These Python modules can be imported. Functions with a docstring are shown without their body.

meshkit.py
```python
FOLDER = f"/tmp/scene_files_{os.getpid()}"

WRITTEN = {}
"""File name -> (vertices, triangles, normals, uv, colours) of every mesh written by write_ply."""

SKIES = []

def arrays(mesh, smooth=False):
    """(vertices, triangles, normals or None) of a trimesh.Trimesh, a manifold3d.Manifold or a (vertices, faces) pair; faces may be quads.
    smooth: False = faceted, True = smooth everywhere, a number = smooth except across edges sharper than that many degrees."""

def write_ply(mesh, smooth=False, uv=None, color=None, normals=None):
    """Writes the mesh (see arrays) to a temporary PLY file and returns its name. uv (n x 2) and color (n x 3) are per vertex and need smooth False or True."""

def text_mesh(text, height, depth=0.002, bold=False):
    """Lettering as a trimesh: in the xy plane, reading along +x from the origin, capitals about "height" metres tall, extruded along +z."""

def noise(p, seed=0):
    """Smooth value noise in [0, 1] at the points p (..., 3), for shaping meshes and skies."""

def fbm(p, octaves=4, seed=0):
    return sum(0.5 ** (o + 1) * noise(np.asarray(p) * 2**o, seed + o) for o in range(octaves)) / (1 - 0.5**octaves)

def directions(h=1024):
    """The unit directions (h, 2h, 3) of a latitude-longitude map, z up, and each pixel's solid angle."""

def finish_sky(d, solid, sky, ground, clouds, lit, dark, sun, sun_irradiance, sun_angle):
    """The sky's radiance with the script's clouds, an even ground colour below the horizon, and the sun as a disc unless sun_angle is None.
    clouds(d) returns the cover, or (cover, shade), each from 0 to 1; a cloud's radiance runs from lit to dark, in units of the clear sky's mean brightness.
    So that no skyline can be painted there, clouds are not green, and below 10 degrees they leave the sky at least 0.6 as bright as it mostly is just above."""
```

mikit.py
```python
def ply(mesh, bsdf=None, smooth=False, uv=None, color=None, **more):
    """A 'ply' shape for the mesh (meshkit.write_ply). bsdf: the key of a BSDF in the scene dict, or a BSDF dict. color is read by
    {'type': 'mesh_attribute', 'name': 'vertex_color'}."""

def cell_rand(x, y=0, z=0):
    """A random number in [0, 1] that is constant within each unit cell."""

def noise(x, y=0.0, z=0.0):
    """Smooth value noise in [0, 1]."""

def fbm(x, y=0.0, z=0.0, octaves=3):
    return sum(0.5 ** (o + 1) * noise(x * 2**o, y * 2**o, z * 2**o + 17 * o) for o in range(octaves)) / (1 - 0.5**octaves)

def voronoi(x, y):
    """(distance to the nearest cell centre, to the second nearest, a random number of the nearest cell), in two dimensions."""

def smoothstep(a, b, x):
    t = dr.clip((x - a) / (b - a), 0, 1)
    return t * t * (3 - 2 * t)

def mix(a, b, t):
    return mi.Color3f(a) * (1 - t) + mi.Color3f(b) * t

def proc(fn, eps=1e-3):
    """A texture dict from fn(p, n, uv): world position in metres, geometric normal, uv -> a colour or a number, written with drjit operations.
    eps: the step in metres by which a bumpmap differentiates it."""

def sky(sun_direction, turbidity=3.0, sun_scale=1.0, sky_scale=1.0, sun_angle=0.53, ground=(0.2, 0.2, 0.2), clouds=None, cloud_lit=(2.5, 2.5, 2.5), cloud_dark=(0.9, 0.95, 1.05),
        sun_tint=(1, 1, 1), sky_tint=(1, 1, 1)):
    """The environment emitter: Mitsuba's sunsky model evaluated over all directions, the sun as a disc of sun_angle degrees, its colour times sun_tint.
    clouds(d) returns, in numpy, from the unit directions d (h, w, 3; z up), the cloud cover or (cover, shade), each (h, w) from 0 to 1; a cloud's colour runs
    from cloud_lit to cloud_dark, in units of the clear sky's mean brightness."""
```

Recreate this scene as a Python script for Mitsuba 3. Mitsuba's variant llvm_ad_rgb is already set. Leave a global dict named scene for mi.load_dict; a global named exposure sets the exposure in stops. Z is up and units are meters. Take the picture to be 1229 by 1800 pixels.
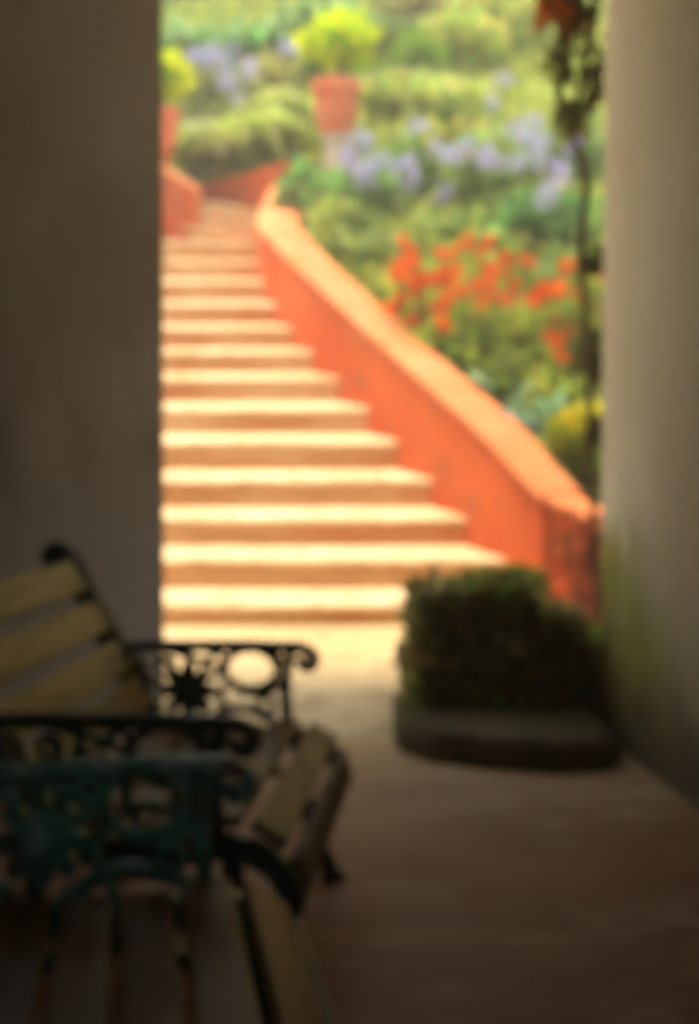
import math, random
import numpy as np, trimesh, drjit as dr, mitsuba as mi, mikit, meshkit
from shapely.geometry import Polygon, LineString
from shapely.ops import unary_union

T = mi.ScalarTransform4f
rng = np.random.default_rng(7)
random.seed(7)
scene, labels = {}, {}

# ---------------------------------------------------------------- camera, sky, exposure
EYE = np.array([0.0, 0.0, 1.12])
PITCH = math.radians(2.52)
FPX = 2500.0                       # focal length in pixels of the 1229 x 1800 photograph
FWD = np.array([0, math.cos(PITCH), -math.sin(PITCH)])
UP = np.array([0, math.sin(PITCH), math.cos(PITCH)])
scene['camera'] = {
    'type': 'thinlens', 'fov': math.degrees(2 * math.atan(614.5 / FPX)), 'fov_axis': 'x',
    'aperture_radius': 0.0022, 'focus_distance': 0.4, 'near_clip': 0.05, 'far_clip': 400.0,
    'to_world': T().look_at(origin=EYE.tolist(), target=(EYE + FWD).tolist(), up=UP.tolist())}
exposure = 3.38
scene['sky'] = mikit.sky((-0.16, -0.06, 1.0), turbidity=4.0, sun_scale=0.46, sky_scale=1.5, sun_angle=13.0, ground=(0.25, 0.2, 0.12), sun_tint=(1.0, 0.93, 0.78), sky_tint=(1.12, 0.94, 0.68))


def W(px, py, y):
    """the point at distance y ahead that the photograph shows at (px, py): used to measure the place"""
    r = FWD + np.array([1.0, 0, 0]) * (px - 614.5) / FPX + UP * (900 - py) / FPX
    return EYE + r * (y / r[1])


# ---------------------------------------------------------------- helpers
def numbered(name):
    if name not in scene and not any(k.startswith(name + '__') for k in scene) and name not in labels:
        return name
    n = 1
    while True:
        k = f'{name}_{n:03d}'
        if k not in scene and k not in labels and not any(q.startswith(k + '__') for q in scene):
            return k
        n += 1


def tag(key, label, cat, group=None, kind=None):
    labels[key] = {'label': label, 'category': cat}
    if group: labels[key]['group'] = group
    if kind: labels[key]['kind'] = kind


def thing(name, label, cat, group=None):
    key = numbered(name)
    tag(key, label, cat, group)
    return key


def put(name, mesh, bsdf, parent=None, smooth=False, color=None, **more):
    base = f'{parent}__{name}' if parent else name
    key = base
    if key in scene or (parent is None and key in labels and False):
        n = 1
        while f'{base}_{n:03d}' in scene:
            n += 1
        key = f'{base}_{n:03d}'
    scene[key] = mikit.ply(mesh, bsdf, smooth=smooth, color=color, **more)
    return key


def struct(key, mesh, bsdf, smooth=False, color=None):
    put(key, mesh, bsdf, smooth=smooth, color=color)
    labels[key] = {'kind': 'structure'}


def tube(pts, radii, sides=10, flat=None):
    p = np.asarray(pts, float)
    r = np.broadcast_to(radii, (len(p),)).astype(float)
    t = np.gradient(p, axis=0)
    t /= np.linalg.norm(t, axis=1, keepdims=True) + 1e-12
    ref = np.array([1.0, 0, 0]) if abs(t[:, 0]).max() < 0.9 else np.array([0, 0, 1.0])
    a = np.cross(t, ref); a /= np.linalg.norm(a, axis=1, keepdims=True) + 1e-12
    b = np.cross(t, a)
    ang = np.arange(sides) * 2 * np.pi / sides
    fa = 1.0 if flat is None else flat
    v = p[:, None] + r[:, None, None] * (np.cos(ang)[None, :, None] * a[:, None] + fa * np.sin(ang)[None, :, None] * b[:, None])
    n = len(p)
    F = []
    for i in range(n - 1):
        for j in range(sides):
            q = [i * sides + j, i * sides + (j + 1) % sides, (i + 1) * sides + (j + 1) % sides, (i + 1) * sides + j]
            F += [[q[0], q[1], q[2]], [q[0], q[2], q[3]]]
    v = v.reshape(-1, 3)
    c0, c1 = len(v), len(v) + 1
    v = np.vstack([v, p[0], p[-1]])
    for j in range(sides):
        F += [[c0, (j + 1) % sides, j], [c1, (n - 1) * sides + j, (n - 1) * sides + (j + 1) % sides]]
    return trimesh.Trimesh(v, F, process=False)


def spline(pts, n):
    from scipy.interpolate import CubicSpline
    p = np.asarray(pts, float)
    s = np.r_[0, np.cumsum(np.linalg.norm(np.diff(p, axis=0), axis=1))]
    return CubicSpline(s, p)(np.linspace(0, s[-1], n))


def extrude(poly, h, z0=0.0):
    polys = getattr(poly, 'geoms', [poly])
    m = trimesh.util.concatenate([trimesh.creation.extrude_polygon(g, h, engine='earcut') for g in polys])
    m.apply_translation([0, 0, z0])
    return m


def join(ms):
    return trimesh.util.concatenate(ms)


def bevel_prism(poly, h, z0, b):
    """a flat-lying slab with chamfered top edge"""
    import manifold3d as m3
    def ring(p):
        return np.asarray(p.exterior.coords)[:-1]
    lo = extrude(poly, h - b, z0)
    outer, inner = ring(poly), None
    c = poly.buffer(-b, join_style=2)
    top = trimesh.convex.convex_hull(np.vstack([np.c_[outer, np.full(len(outer), z0 + h - b)], np.c_[ring(c), np.full(len(ring(c)), z0 + h)]])) if abs(poly.convex_hull.area - poly.area) < 1e-6 else extrude(c, b, z0 + h - b)
    return join([lo, top])


# ---------------------------------------------------------------- materials
def P(key, fn, rough=0.8, bump=None, spec=0.3, **kw):
    base = mikit.proc(fn) if callable(fn) else {'type': 'rgb', 'value': list(fn)}
    b = {'type': 'principled', 'base_color': base, 'roughness': rough, 'specular': spec, **kw}
    if bump:
        b = {'type': 'bumpmap', 'arbitrary': mikit.proc(bump[0], eps=bump[1] if len(bump) > 1 else 2e-3), 'scale': 1.0, 'bsdf': b}
    scene[key] = {'type': 'twosided', 'bsdf': b}


mix, noise, fbm, sstep = mikit.mix, mikit.noise, mikit.fbm, mikit.smoothstep


def c_orange(p, n, uv):
    a = fbm(p.x * 1.7, p.y * 1.7, p.z * 1.7, 4)
    c = mix((0.50, 0.078, 0.016), (0.60, 0.118, 0.03), sstep(0.3, 0.7, a))
    f = fbm(p.x * 9, p.y * 9, p.z * 5, 3)
    c = mix(c, (0.36, 0.10, 0.045), 0.5 * sstep(0.52, 0.75, f))
    return c
P('mat_orange', c_orange, 0.85, bump=(lambda p, n, uv: 0.004 * fbm(p.x * 30, p.y * 30, p.z * 30, 3), 3e-3))


def c_cap(p, n, uv):
    a = fbm(p.x * 2.3, p.y * 2.3, p.z * 2.3, 4)
    c = mix((0.66, 0.20, 0.075), (0.74, 0.29, 0.13), sstep(0.3, 0.7, a))
    f = fbm(p.x * 8, p.y * 8, p.z * 8, 3)
    return mix(c, (0.5, 0.2, 0.09), 0.5 * sstep(0.55, 0.75, f))
P('mat_cap', c_cap, 0.85, bump=(lambda p, n, uv: 0.004 * fbm(p.x * 30, p.y * 30, p.z * 30, 3), 3e-3))


def c_tread(p, n, uv):
    a = fbm(p.x * 2.1, p.y * 2.1, p.z * 3, 4)
    c = mix((0.56, 0.425, 0.25), (0.67, 0.54, 0.36), sstep(0.3, 0.7, a))
    f = fbm(p.x * 11, p.y * 11, p.z * 11, 3)
    c = mix(c, (0.40, 0.26, 0.12), 0.6 * sstep(0.5, 0.75, f))
    return mix(c, (0.50, 0.31, 0.13), 0.55 * sstep(0.45, 0.7, fbm(p.x * 0.9 + 40, p.y * 2.8, p.z * 4, 3)) * sstep(8.5, 10.5, p.y))
P('mat_tread', c_tread, 0.85, bump=(lambda p, n, uv: 0.003 * fbm(p.x * 40, p.y * 40, p.z * 40, 3), 3e-3))


def c_riser(p, n, uv):
    a = fbm(p.x * 2.5, p.y * 2.5, p.z * 6, 4)
    c = mix((0.56, 0.27, 0.105), (0.68, 0.40, 0.2), sstep(0.3, 0.7, a))
    return mix(c, (0.55, 0.14, 0.05), 0.5 * sstep(0.5, 0.7, fbm(p.x * 1.3 + 7, p.y * 1.3, p.z * 1.3, 3)))
P('mat_riser', c_riser, 0.85, bump=(lambda p, n, uv: 0.003 * fbm(p.x * 40, p.y * 40, p.z * 40, 3), 3e-3))


def c_fore(p, n, uv):
    a = fbm(p.x * 1.4, p.y * 1.4, 0, 4)
    c = mix((0.46, 0.35, 0.19), (0.55, 0.43, 0.26), sstep(0.3, 0.7, a))
    f = fbm(p.x * 7, p.y * 7, 3, 4)
    c = mix(c, (0.34, 0.24, 0.13), 0.6 * sstep(0.55, 0.75, f))
    return c
P('mat_forecourt', c_fore, 0.9, bump=(lambda p, n, uv: 0.004 * fbm(p.x * 30, p.y * 30, p.z * 30, 3), 3e-3))


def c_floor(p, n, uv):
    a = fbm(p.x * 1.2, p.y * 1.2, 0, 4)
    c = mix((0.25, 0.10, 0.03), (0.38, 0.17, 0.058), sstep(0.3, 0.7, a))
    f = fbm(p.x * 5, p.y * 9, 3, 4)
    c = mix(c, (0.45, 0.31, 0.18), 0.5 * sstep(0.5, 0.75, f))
    return mix(c, (0.54, 0.37, 0.18), 0.8 * sstep(3.7, 5.4, p.y + 0.9 * (a - 0.5)))  # light spreading in from the opening, painted as a sandier floor tone
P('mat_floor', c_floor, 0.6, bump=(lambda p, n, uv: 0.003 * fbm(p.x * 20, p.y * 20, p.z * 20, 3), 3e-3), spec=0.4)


def c_wall(p, n, uv):
    a = fbm(p.x * 1.1, p.y * 1.1, p.z * 1.1, 4)
    c = mix((0.70, 0.585, 0.42), (0.79, 0.685, 0.52), sstep(0.3, 0.7, a))
    m = fbm(p.x * 4 + 3, p.y * 4, p.z * 3, 4)
    lo = sstep(1.0, 0.5, p.z + 0.9 * (m - 0.5)) * sstep(4.5, 5.2, p.y + 1.2 * (m - 0.5))
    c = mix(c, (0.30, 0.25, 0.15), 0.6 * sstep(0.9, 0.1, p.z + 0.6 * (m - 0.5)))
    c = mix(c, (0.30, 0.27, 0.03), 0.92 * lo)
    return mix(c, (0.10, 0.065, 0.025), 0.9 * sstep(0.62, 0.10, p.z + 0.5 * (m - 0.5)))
P('mat_wall', c_wall, 0.9, bump=(lambda p, n, uv: 0.006 * fbm(p.x * 12, p.y * 12, p.z * 12, 4), 4e-3))


def c_wall2(p, n, uv):
    a = fbm(p.x * 1.1, p.y * 1.1, p.z * 1.1, 4)
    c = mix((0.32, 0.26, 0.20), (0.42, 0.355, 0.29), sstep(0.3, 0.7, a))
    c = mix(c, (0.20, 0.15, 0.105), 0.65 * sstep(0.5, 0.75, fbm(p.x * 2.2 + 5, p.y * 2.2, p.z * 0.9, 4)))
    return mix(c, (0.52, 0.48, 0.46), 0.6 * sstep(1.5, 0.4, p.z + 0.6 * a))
P('mat_plaster', c_wall2, 0.9, bump=(lambda p, n, uv: 0.006 * fbm(p.x * 12, p.y * 12, p.z * 12, 4), 4e-3))


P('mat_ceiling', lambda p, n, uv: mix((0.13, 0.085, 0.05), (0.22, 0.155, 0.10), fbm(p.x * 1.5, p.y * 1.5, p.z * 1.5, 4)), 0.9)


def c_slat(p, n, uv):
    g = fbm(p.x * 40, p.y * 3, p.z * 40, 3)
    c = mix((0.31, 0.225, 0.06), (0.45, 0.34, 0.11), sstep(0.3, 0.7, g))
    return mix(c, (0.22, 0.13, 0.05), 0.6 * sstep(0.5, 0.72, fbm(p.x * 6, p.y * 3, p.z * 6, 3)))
P('mat_slat', c_slat, 0.5, spec=0.5)


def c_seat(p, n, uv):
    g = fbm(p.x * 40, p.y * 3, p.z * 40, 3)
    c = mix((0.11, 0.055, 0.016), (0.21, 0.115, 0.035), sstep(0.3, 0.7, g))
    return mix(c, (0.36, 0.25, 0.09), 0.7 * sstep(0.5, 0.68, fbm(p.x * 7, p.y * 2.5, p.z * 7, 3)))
P('mat_seat_slat', c_seat, 0.5, spec=0.5)


def c_iron(p, n, uv):
    g = fbm(p.x * 25, p.y * 25, p.z * 25, 3)
    c = mix((0.02, 0.055, 0.04), (0.045, 0.10, 0.075), sstep(0.3, 0.7, g))
    return mix(c, (0.10, 0.045, 0.02), 0.7 * sstep(0.6, 0.72, fbm(p.x * 14, p.y * 14, p.z * 14, 3)))
P('mat_iron', c_iron, 0.38, spec=0.6, bump=(lambda p, n, uv: 0.002 * fbm(p.x * 60, p.y * 60, p.z * 60, 2), 2e-3))


def c_iron_lit(p, n, uv):  # lighter copy of the bench iron, light on the near armrest painted in
    g = fbm(p.x * 25, p.y * 25, p.z * 25, 3)
    c = mix((0.06, 0.24, 0.18), (0.16, 0.44, 0.36), sstep(0.3, 0.7, g))
    c = mix(c, (0.42, 0.62, 0.60), 0.8 * sstep(0.55, 0.7, fbm(p.x * 18 + 4, p.y * 18, p.z * 18, 3)))  # pale teal patches paint highlights into the green
    return mix(c, (0.13, 0.06, 0.03), 0.8 * sstep(0.56, 0.7, fbm(p.x * 11, p.y * 11, p.z * 11, 3)))
P('mat_iron_lit', c_iron_lit, 0.35, spec=0.6, bump=(lambda p, n, uv: 0.002 * fbm(p.x * 60, p.y * 60, p.z * 60, 2), 2e-3))


def c_stone(p, n, uv):
    g = fbm(p.x * 6, p.y * 6, p.z * 6, 4)
    c = mix((0.06, 0.038, 0.016), (0.12, 0.082, 0.036), sstep(0.3, 0.7, g))
    return mix(c, (0.05, 0.065, 0.012), 0.8 * sstep(0.45, 0.6, fbm(p.x * 4 + 9, p.y * 4, p.z * 4, 4)))
P('mat_stone', c_stone, 0.9, bump=(lambda p, n, uv: 0.012 * fbm(p.x * 18, p.y * 18, p.z * 18, 4), 4e-3))


def c_pot(p, n, uv):
    g = fbm(p.x * 5, p.y * 5, p.z * 5, 4)
    c = mix((0.64, 0.15, 0.065), (0.74, 0.22, 0.11), sstep(0.3, 0.7, g))
    return mix(c, (0.55, 0.30, 0.2), 0.5 * sstep(0.58, 0.75, fbm(p.x * 12, p.y * 12, p.z * 12, 3)))
P('mat_pot', c_pot, 0.8)


def c_pale(p, n, uv):
    return mix((0.5, 0.36, 0.27), (0.62, 0.5, 0.4), fbm(p.x * 6, p.y * 6, p.z * 6, 3))
P('mat_pale', c_pale, 0.9)


def c_soil(p, n, uv):
    return mix((0.12, 0.11, 0.035), (0.22, 0.26, 0.07), fbm(p.x * 3, p.y * 3, p.z * 3, 4))
P('mat_soil', c_soil, 0.95)
P('mat_sand', lambda p, n, uv: mix((0.34, 0.24, 0.13), (0.46, 0.35, 0.2), fbm(p.x, p.y, p.z, 4)), 0.95)
P('mat_bark', lambda p, n, uv: mix((0.05, 0.04, 0.022), (0.13, 0.10, 0.06), fbm(p.x * 14, p.y * 14, p.z * 5, 3)), 0.9)
VC = {'type': 'mesh_attribute', 'name': 'vertex_color'}
scene['mat_leaf'] = {'type': 'principledthin', 'base_color': VC, 'roughness': 0.45, 'diff_trans': 1.2, 'eta': 1.4}
scene['mat_petal'] = {'type': 'principledthin', 'base_color': VC, 'roughness': 0.7, 'diff_trans': 0.6, 'eta': 1.3}

# ---------------------------------------------------------------- porch
cA, cB = W(1055, 1290, 5.6), W(1229, 1430, 4.375)
dirAB = (cB - cA)[:2] / np.linalg.norm((cB - cA)[:2])
ZC = 4.0


def wall_block(plan, z0, z1, lean=None):
    v0 = np.c_[plan, np.full(len(plan), z0)]
    top = np.array(plan, float)
    if lean is not None: top = top + lean
    v1 = np.c_[top, np.full(len(plan), z1)]
    m = extrude(Polygon(plan), z1 - z0, z0)
    if lean is not None:
        v = m.vertices.copy()
        for i in range(len(v)):
            v[i, :2] += np.asarray(lean) * (v[i, 2] - z0) / (z1 - z0)
        m.vertices = v
    m = m.subdivide().subdivide()
    return m


pr = cA[:2] + dirAB * 3.0
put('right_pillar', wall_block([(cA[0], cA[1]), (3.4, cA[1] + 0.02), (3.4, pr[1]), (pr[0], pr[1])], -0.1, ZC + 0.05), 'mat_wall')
tag('right_pillar', 'thick whitewashed pillar at the right with green moss stains near its foot', 'pillar')
xl = W(288, 1290, 5.6)[0]
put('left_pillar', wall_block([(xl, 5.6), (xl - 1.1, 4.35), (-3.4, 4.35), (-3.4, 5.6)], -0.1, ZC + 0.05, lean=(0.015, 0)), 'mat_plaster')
tag('left_pillar', 'plain grey plastered pillar at the left behind the wooden benches', 'pillar')
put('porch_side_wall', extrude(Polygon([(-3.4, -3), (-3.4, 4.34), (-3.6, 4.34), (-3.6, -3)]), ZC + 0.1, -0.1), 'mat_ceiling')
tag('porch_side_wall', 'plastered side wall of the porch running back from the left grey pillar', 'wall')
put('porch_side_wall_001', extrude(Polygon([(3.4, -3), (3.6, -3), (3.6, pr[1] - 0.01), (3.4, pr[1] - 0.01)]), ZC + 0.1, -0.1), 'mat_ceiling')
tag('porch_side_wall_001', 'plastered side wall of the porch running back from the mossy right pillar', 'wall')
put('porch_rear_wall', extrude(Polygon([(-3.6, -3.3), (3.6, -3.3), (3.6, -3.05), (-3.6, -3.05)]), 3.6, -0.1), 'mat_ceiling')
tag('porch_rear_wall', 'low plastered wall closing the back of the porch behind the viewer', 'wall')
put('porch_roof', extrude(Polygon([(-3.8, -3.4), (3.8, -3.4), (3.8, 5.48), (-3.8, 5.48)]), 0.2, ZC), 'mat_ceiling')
tag('porch_roof', 'flat plastered roof slab over the dark porch', 'roof')
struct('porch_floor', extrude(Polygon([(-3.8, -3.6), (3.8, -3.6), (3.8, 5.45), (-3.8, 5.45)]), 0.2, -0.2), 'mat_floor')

# forecourt, rising gently to the stairs
D0, Z0, TR = 7.82, 0.15, 0.352


def fz(y):
    return Z0 * np.clip((y - 5.45) / (D0 - 5.45), 0, 1.02)


gx, gy = np.linspace(-9, 9, 61), np.linspace(5.45, 8.6, 33)
X, Y = np.meshgrid(gx, gy)
Zf = fz(Y) - 0.004 + 0.012 * (meshkit.fbm(np.stack([X * 1.5, Y * 1.5, X * 0], -1)) - 0.5)


def grid_mesh(X, Y, Z):
    n, m = X.shape
    i = np.arange(n * m).reshape(n, m)
    q = np.stack([i[:-1, :-1], i[:-1, 1:], i[1:, 1:], i[1:, :-1]], -1).reshape(-1, 4)
    return trimesh.Trimesh(np.stack([X, Y, Z], -1).reshape(-1, 3), np.vstack([q[:, [0, 1, 2]], q[:, [0, 2, 3]]]), process=False)


struct('forecourt', grid_mesh(X, Y, Zf), 'mat_forecourt', smooth=True)
struct('ground', trimesh.creation.box(bounds=[[-40, -32, -0.6], [40, 48, -0.25]]), 'mat_sand')

# ---------------------------------------------------------------- stairs
yf = [1062, 983, 911, 842, 776, 717, 664, 618, 575, 533, 493, 458, 428, 400, 374]
N = len(yf)
dk = [D0 + TR * k for k in range(N + 1)]
zk = [W(300, yf[k], dk[k])[2] for k in range(N)]
inner = [(1000, 0), (890, 1), (823, 2), (761, 3), (702, 4), (649, 5), (598, 6), (551, 7), (514, 8), (486, 9), (467, 10), (456, 11)]
wx = [W(px, 700, dk[k])[0] for px, k in inner]
wy = [dk[k] for px, k in inner]


def wall_x(y):
    return float(np.interp(y, wy, wx))


def left_x(y):
    return -1.36 - 0.22 * max(0.0, 12.3 - y)


st = thing('stairs', 'long flight of sunlit cream steps with terracotta risers climbing between orange walls', 'stairs')
tilt = math.tan(math.radians(8.5))
LR = []
for k in range(N):
    xr0 = 1.32 if k == 0 else wall_x(dk[k]) + 0.14
    LR.append(((left_x(dk[k]) - 0.12, dk[k]), (xr0, dk[k])))
LR[12:] = [((-1.62, 12.0), (-0.66, 12.08)), ((-1.44, 12.24), (-0.64, 12.42)), ((-1.42, 12.31), (-0.62, 12.76)), ((-1.42, 12.38), (-0.66, 13.05)), ((-1.43, 12.45), (-0.92, 13.3)), ((-1.5, 12.5), (-1.35, 13.5))]
zk = zk[:12] + [W(452, py, y)[2] for py, y in ((424, 12.05), (402, 12.4), (385, 12.73), (371, 13.0))]
N = 16
for k in range(N):
    L0, R0, L1, R1 = (np.array(q) for q in (*LR[k], *LR[k + 1])) if k + 1 < len(LR) else (None,) * 4
    if k == 0: R1 = np.array([1.05, dk[1]])
    if k == 11: L1, R1 = np.array([-1.62, 12.02]), np.array([-0.66, 12.1])
    cols = np.linspace(0, 1, 15)
    wob = rng.normal(0, 0.0022, (3, 15))
    rise = tilt * TR if k < 11 else 0.03
    prise = tilt * TR if k < 12 else 0.03
    zlow = (zk[k - 1] + prise - 0.01) if k else Z0 - 0.05
    # tread: chamfered, leaning slab with a small nose; riser: slightly set-back face below
    prof = [(0.022, -0.036), (0.004, -0.032), (-0.004, -0.02), (0.004, -0.005), (0.02, 0.002), (None, 0.002 + rise)]
    V = []
    for j, (dy, dz) in enumerate(prof):
        for i, u in enumerate(cols):
            q = L0 + (R0 - L0) * u
            if dy is None: q = L1 + (R1 - L1) * u + [0, 0.025]
            V.append((q[0], q[1] + (dy + wob[0, i] if dy is not None else 0), zk[k] + dz + (wob[1, i] if j < 5 else 0)))
    n = len(cols)
    F = []
    for j in range(len(prof) - 1):
        for i in range(n - 1):
            a = j * n + i
            F += [[a, a + 1, a + n + 1], [a, a + n + 1, a + n]]
    step = put('step', trimesh.Trimesh(V, F, process=False), 'mat_tread', st, smooth=35)
    V, F = [], []
    for j, dz in enumerate((zlow, zk[k] - 0.034)):
        for i, u in enumerate(cols):
            q = L0 + (R0 - L0) * u
            V.append((q[0], q[1] + 0.018 + wob[2, i], dz))
    for i in range(n - 1):
        F += [[i, i + 1, i + n + 1], [i, i + n + 1, i + n]]
    put('riser', trimesh.Trimesh(V, F, process=False), 'mat_riser', step, smooth=35)
    if k == 0: labels[step] = {'label': 'lowest and widest step'}

# ---------------------------------------------------------------- walls along the stairs
def loft(path, sect):
    """path: rows (x, y, z0, z1, nx, ny); sect(z0, z1) -> list of (offset, z)"""
    V, F = [], []
    for row in path:
        for o, z in sect(row[2], row[3]):
            V.append((row[0] + row[4] * o, row[1] + row[5] * o, z))
    m = len(V) // len(path)
    for i in range(len(path) - 1):
        for j in range(m):
            a, b = i * m + j, i * m + (j + 1) % m
            F += [[a, b, b + m], [a, b + m, a + m]]
    for base, flip in ((0, False), ((len(path) - 1) * m, True)):
        c = len(V)
        V.append(tuple(np.mean(V[base:base + m], axis=0)))
        for j in range(m):
            a, b = base + j, base + (j + 1) % m
            F.append([c, b, a] if not flip else [c, a, b])
    msh = trimesh.Trimesh(V, F, process=False)
    trimesh.repair.fix_normals(msh)
    return msh


def wall_path(pts, n):
    """pts rows x, y, z0, z1 of the INNER top edge; normals point away from the stairs (to the right of travel)"""
    p = spline(pts, n)
    t = np.gradient(p[:, :2], axis=0)
    t /= np.linalg.norm(t, axis=1, keepdims=True)
    return np.c_[p, t[:, 1], -t[:, 0]]


def build_wall(key, path, w=0.30, cap=0.065, over=0.018):
    rough = rng.normal(0, 0.003, len(path))
    body = loft(path, lambda z0, z1: [(0, z0), (0, z1 - cap), (w, z1 - cap), (w, z0)])
    put('masonry', body, 'mat_orange', key, smooth=35)
    r = 0.022
    capm = loft(path, lambda z0, z1: [(-over, z1 - cap - 0.002), (-over - 0.004, z1 - r * 1.2), (-over + r, z1), (w / 2, z1 + 0.012), (w + over - r, z1), (w + over + 0.004, z1 - r * 1.2), (w + over, z1 - cap - 0.002)])
    put('cap', capm, 'mat_cap', key, smooth=40)


captop = [(956, 866, 7.9), (890, 797, 8.17), (833, 739, 8.46), (761, 674, 8.88), (702, 621, 9.23), (649, 575, 9.58), (598, 528, 9.93), (551, 485, 10.28), (514, 451, 10.64), (486, 421, 10.99), (467, 402, 11.34), (456, 388, 11.69), (452, 378, 11.95)]
pts = []
for px, py, y in captop:
    q = W(px, py, y)
    pts.append((wall_x(y) if y > 8.1 else q[0], y, q[2] - 0.95, q[2]))
e = pts[-1]
pts += [(e[0] + 0.02, 12.3, e[2] + 0.1, W(462, 352, 12.3)[2]), (e[0] + 0.10, 12.62, e[2] + 0.2, W(478, 318, 12.62)[2])]
wallR = thing('stair_wall', 'orange wall with broad pale cap sloping up the right side of the stairs', 'wall')
build_wall(wallR, wall_path(pts, 90))
gw = [W(*q) for q in ((1420, 1040, 7.25), (1260, 1000, 7.38), (1140, 955, 7.54), (1060, 914, 7.72), (1000, 886, 7.84), (964, 868, 7.92))]
wallF = thing('garden_wall', 'orange wall turning right from the foot of the stair wall behind the red-leaved shrub', 'wall')
build_wall(wallF, wall_path([(q[0], q[1], -0.3, q[2]) for q in gw], 24), w=0.28)
# left wall: turns away to the left with the top steps
la, lb = W(348, 326, 12.3), W(292, 290, 12.2)
sl = (lb[2] - la[2]) / (la[0] - lb[0])
lw = np.array([(x, np.interp(-x, [-la[0], -lb[0]], [12.3, 12.2]), 2.2, la[2] + sl * 0.9 * (la[0] - x)) for x in np.linspace(la[0], la[0] - 1.6, 8)])
wallL = thing('stair_wall', 'salmon-orange end of the wall at the left of the top steps, beside the left pillar', 'wall')
build_wall(wallL, np.c_[lw, np.zeros(8), np.ones(8)], w=0.3)
# retaining wall behind the turn
rw = []
for px, y in ((503, 12.95), (470, 13.05), (430, 13.2), (390, 13.4), (340, 13.6), (250, 13.9), (120, 14.2), (0, 14.4)):
    top = W(px, np.interp(px, [250, 340, 503], [344, 326, 284]), y)
    rw.append((top[0], y, 2.2, top[2]))
rw = np.array(rw)
tl = np.gradient(rw[:, :2], axis=0); tl /= np.linalg.norm(tl, axis=1, keepdims=True)
wallB = thing('retaining_wall', 'orange retaining wall behind the top of the stairs, overhung by pale grassy plants', 'wall')
put('masonry', loft(np.c_[rw, tl[:, 1] * 1, -tl[:, 0] * 1] if tl[0, 0] > 0 else np.c_[rw, -tl[:, 1] * -1, tl[:, 0] * -1], lambda z0, z1: [(0, z0), (0, z1 - 0.02), (0.02, z1), (0.28, z1), (0.3, z1 - 0.02), (0.3, z0)]), 'mat_orange', wallB, smooth=35)

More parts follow.
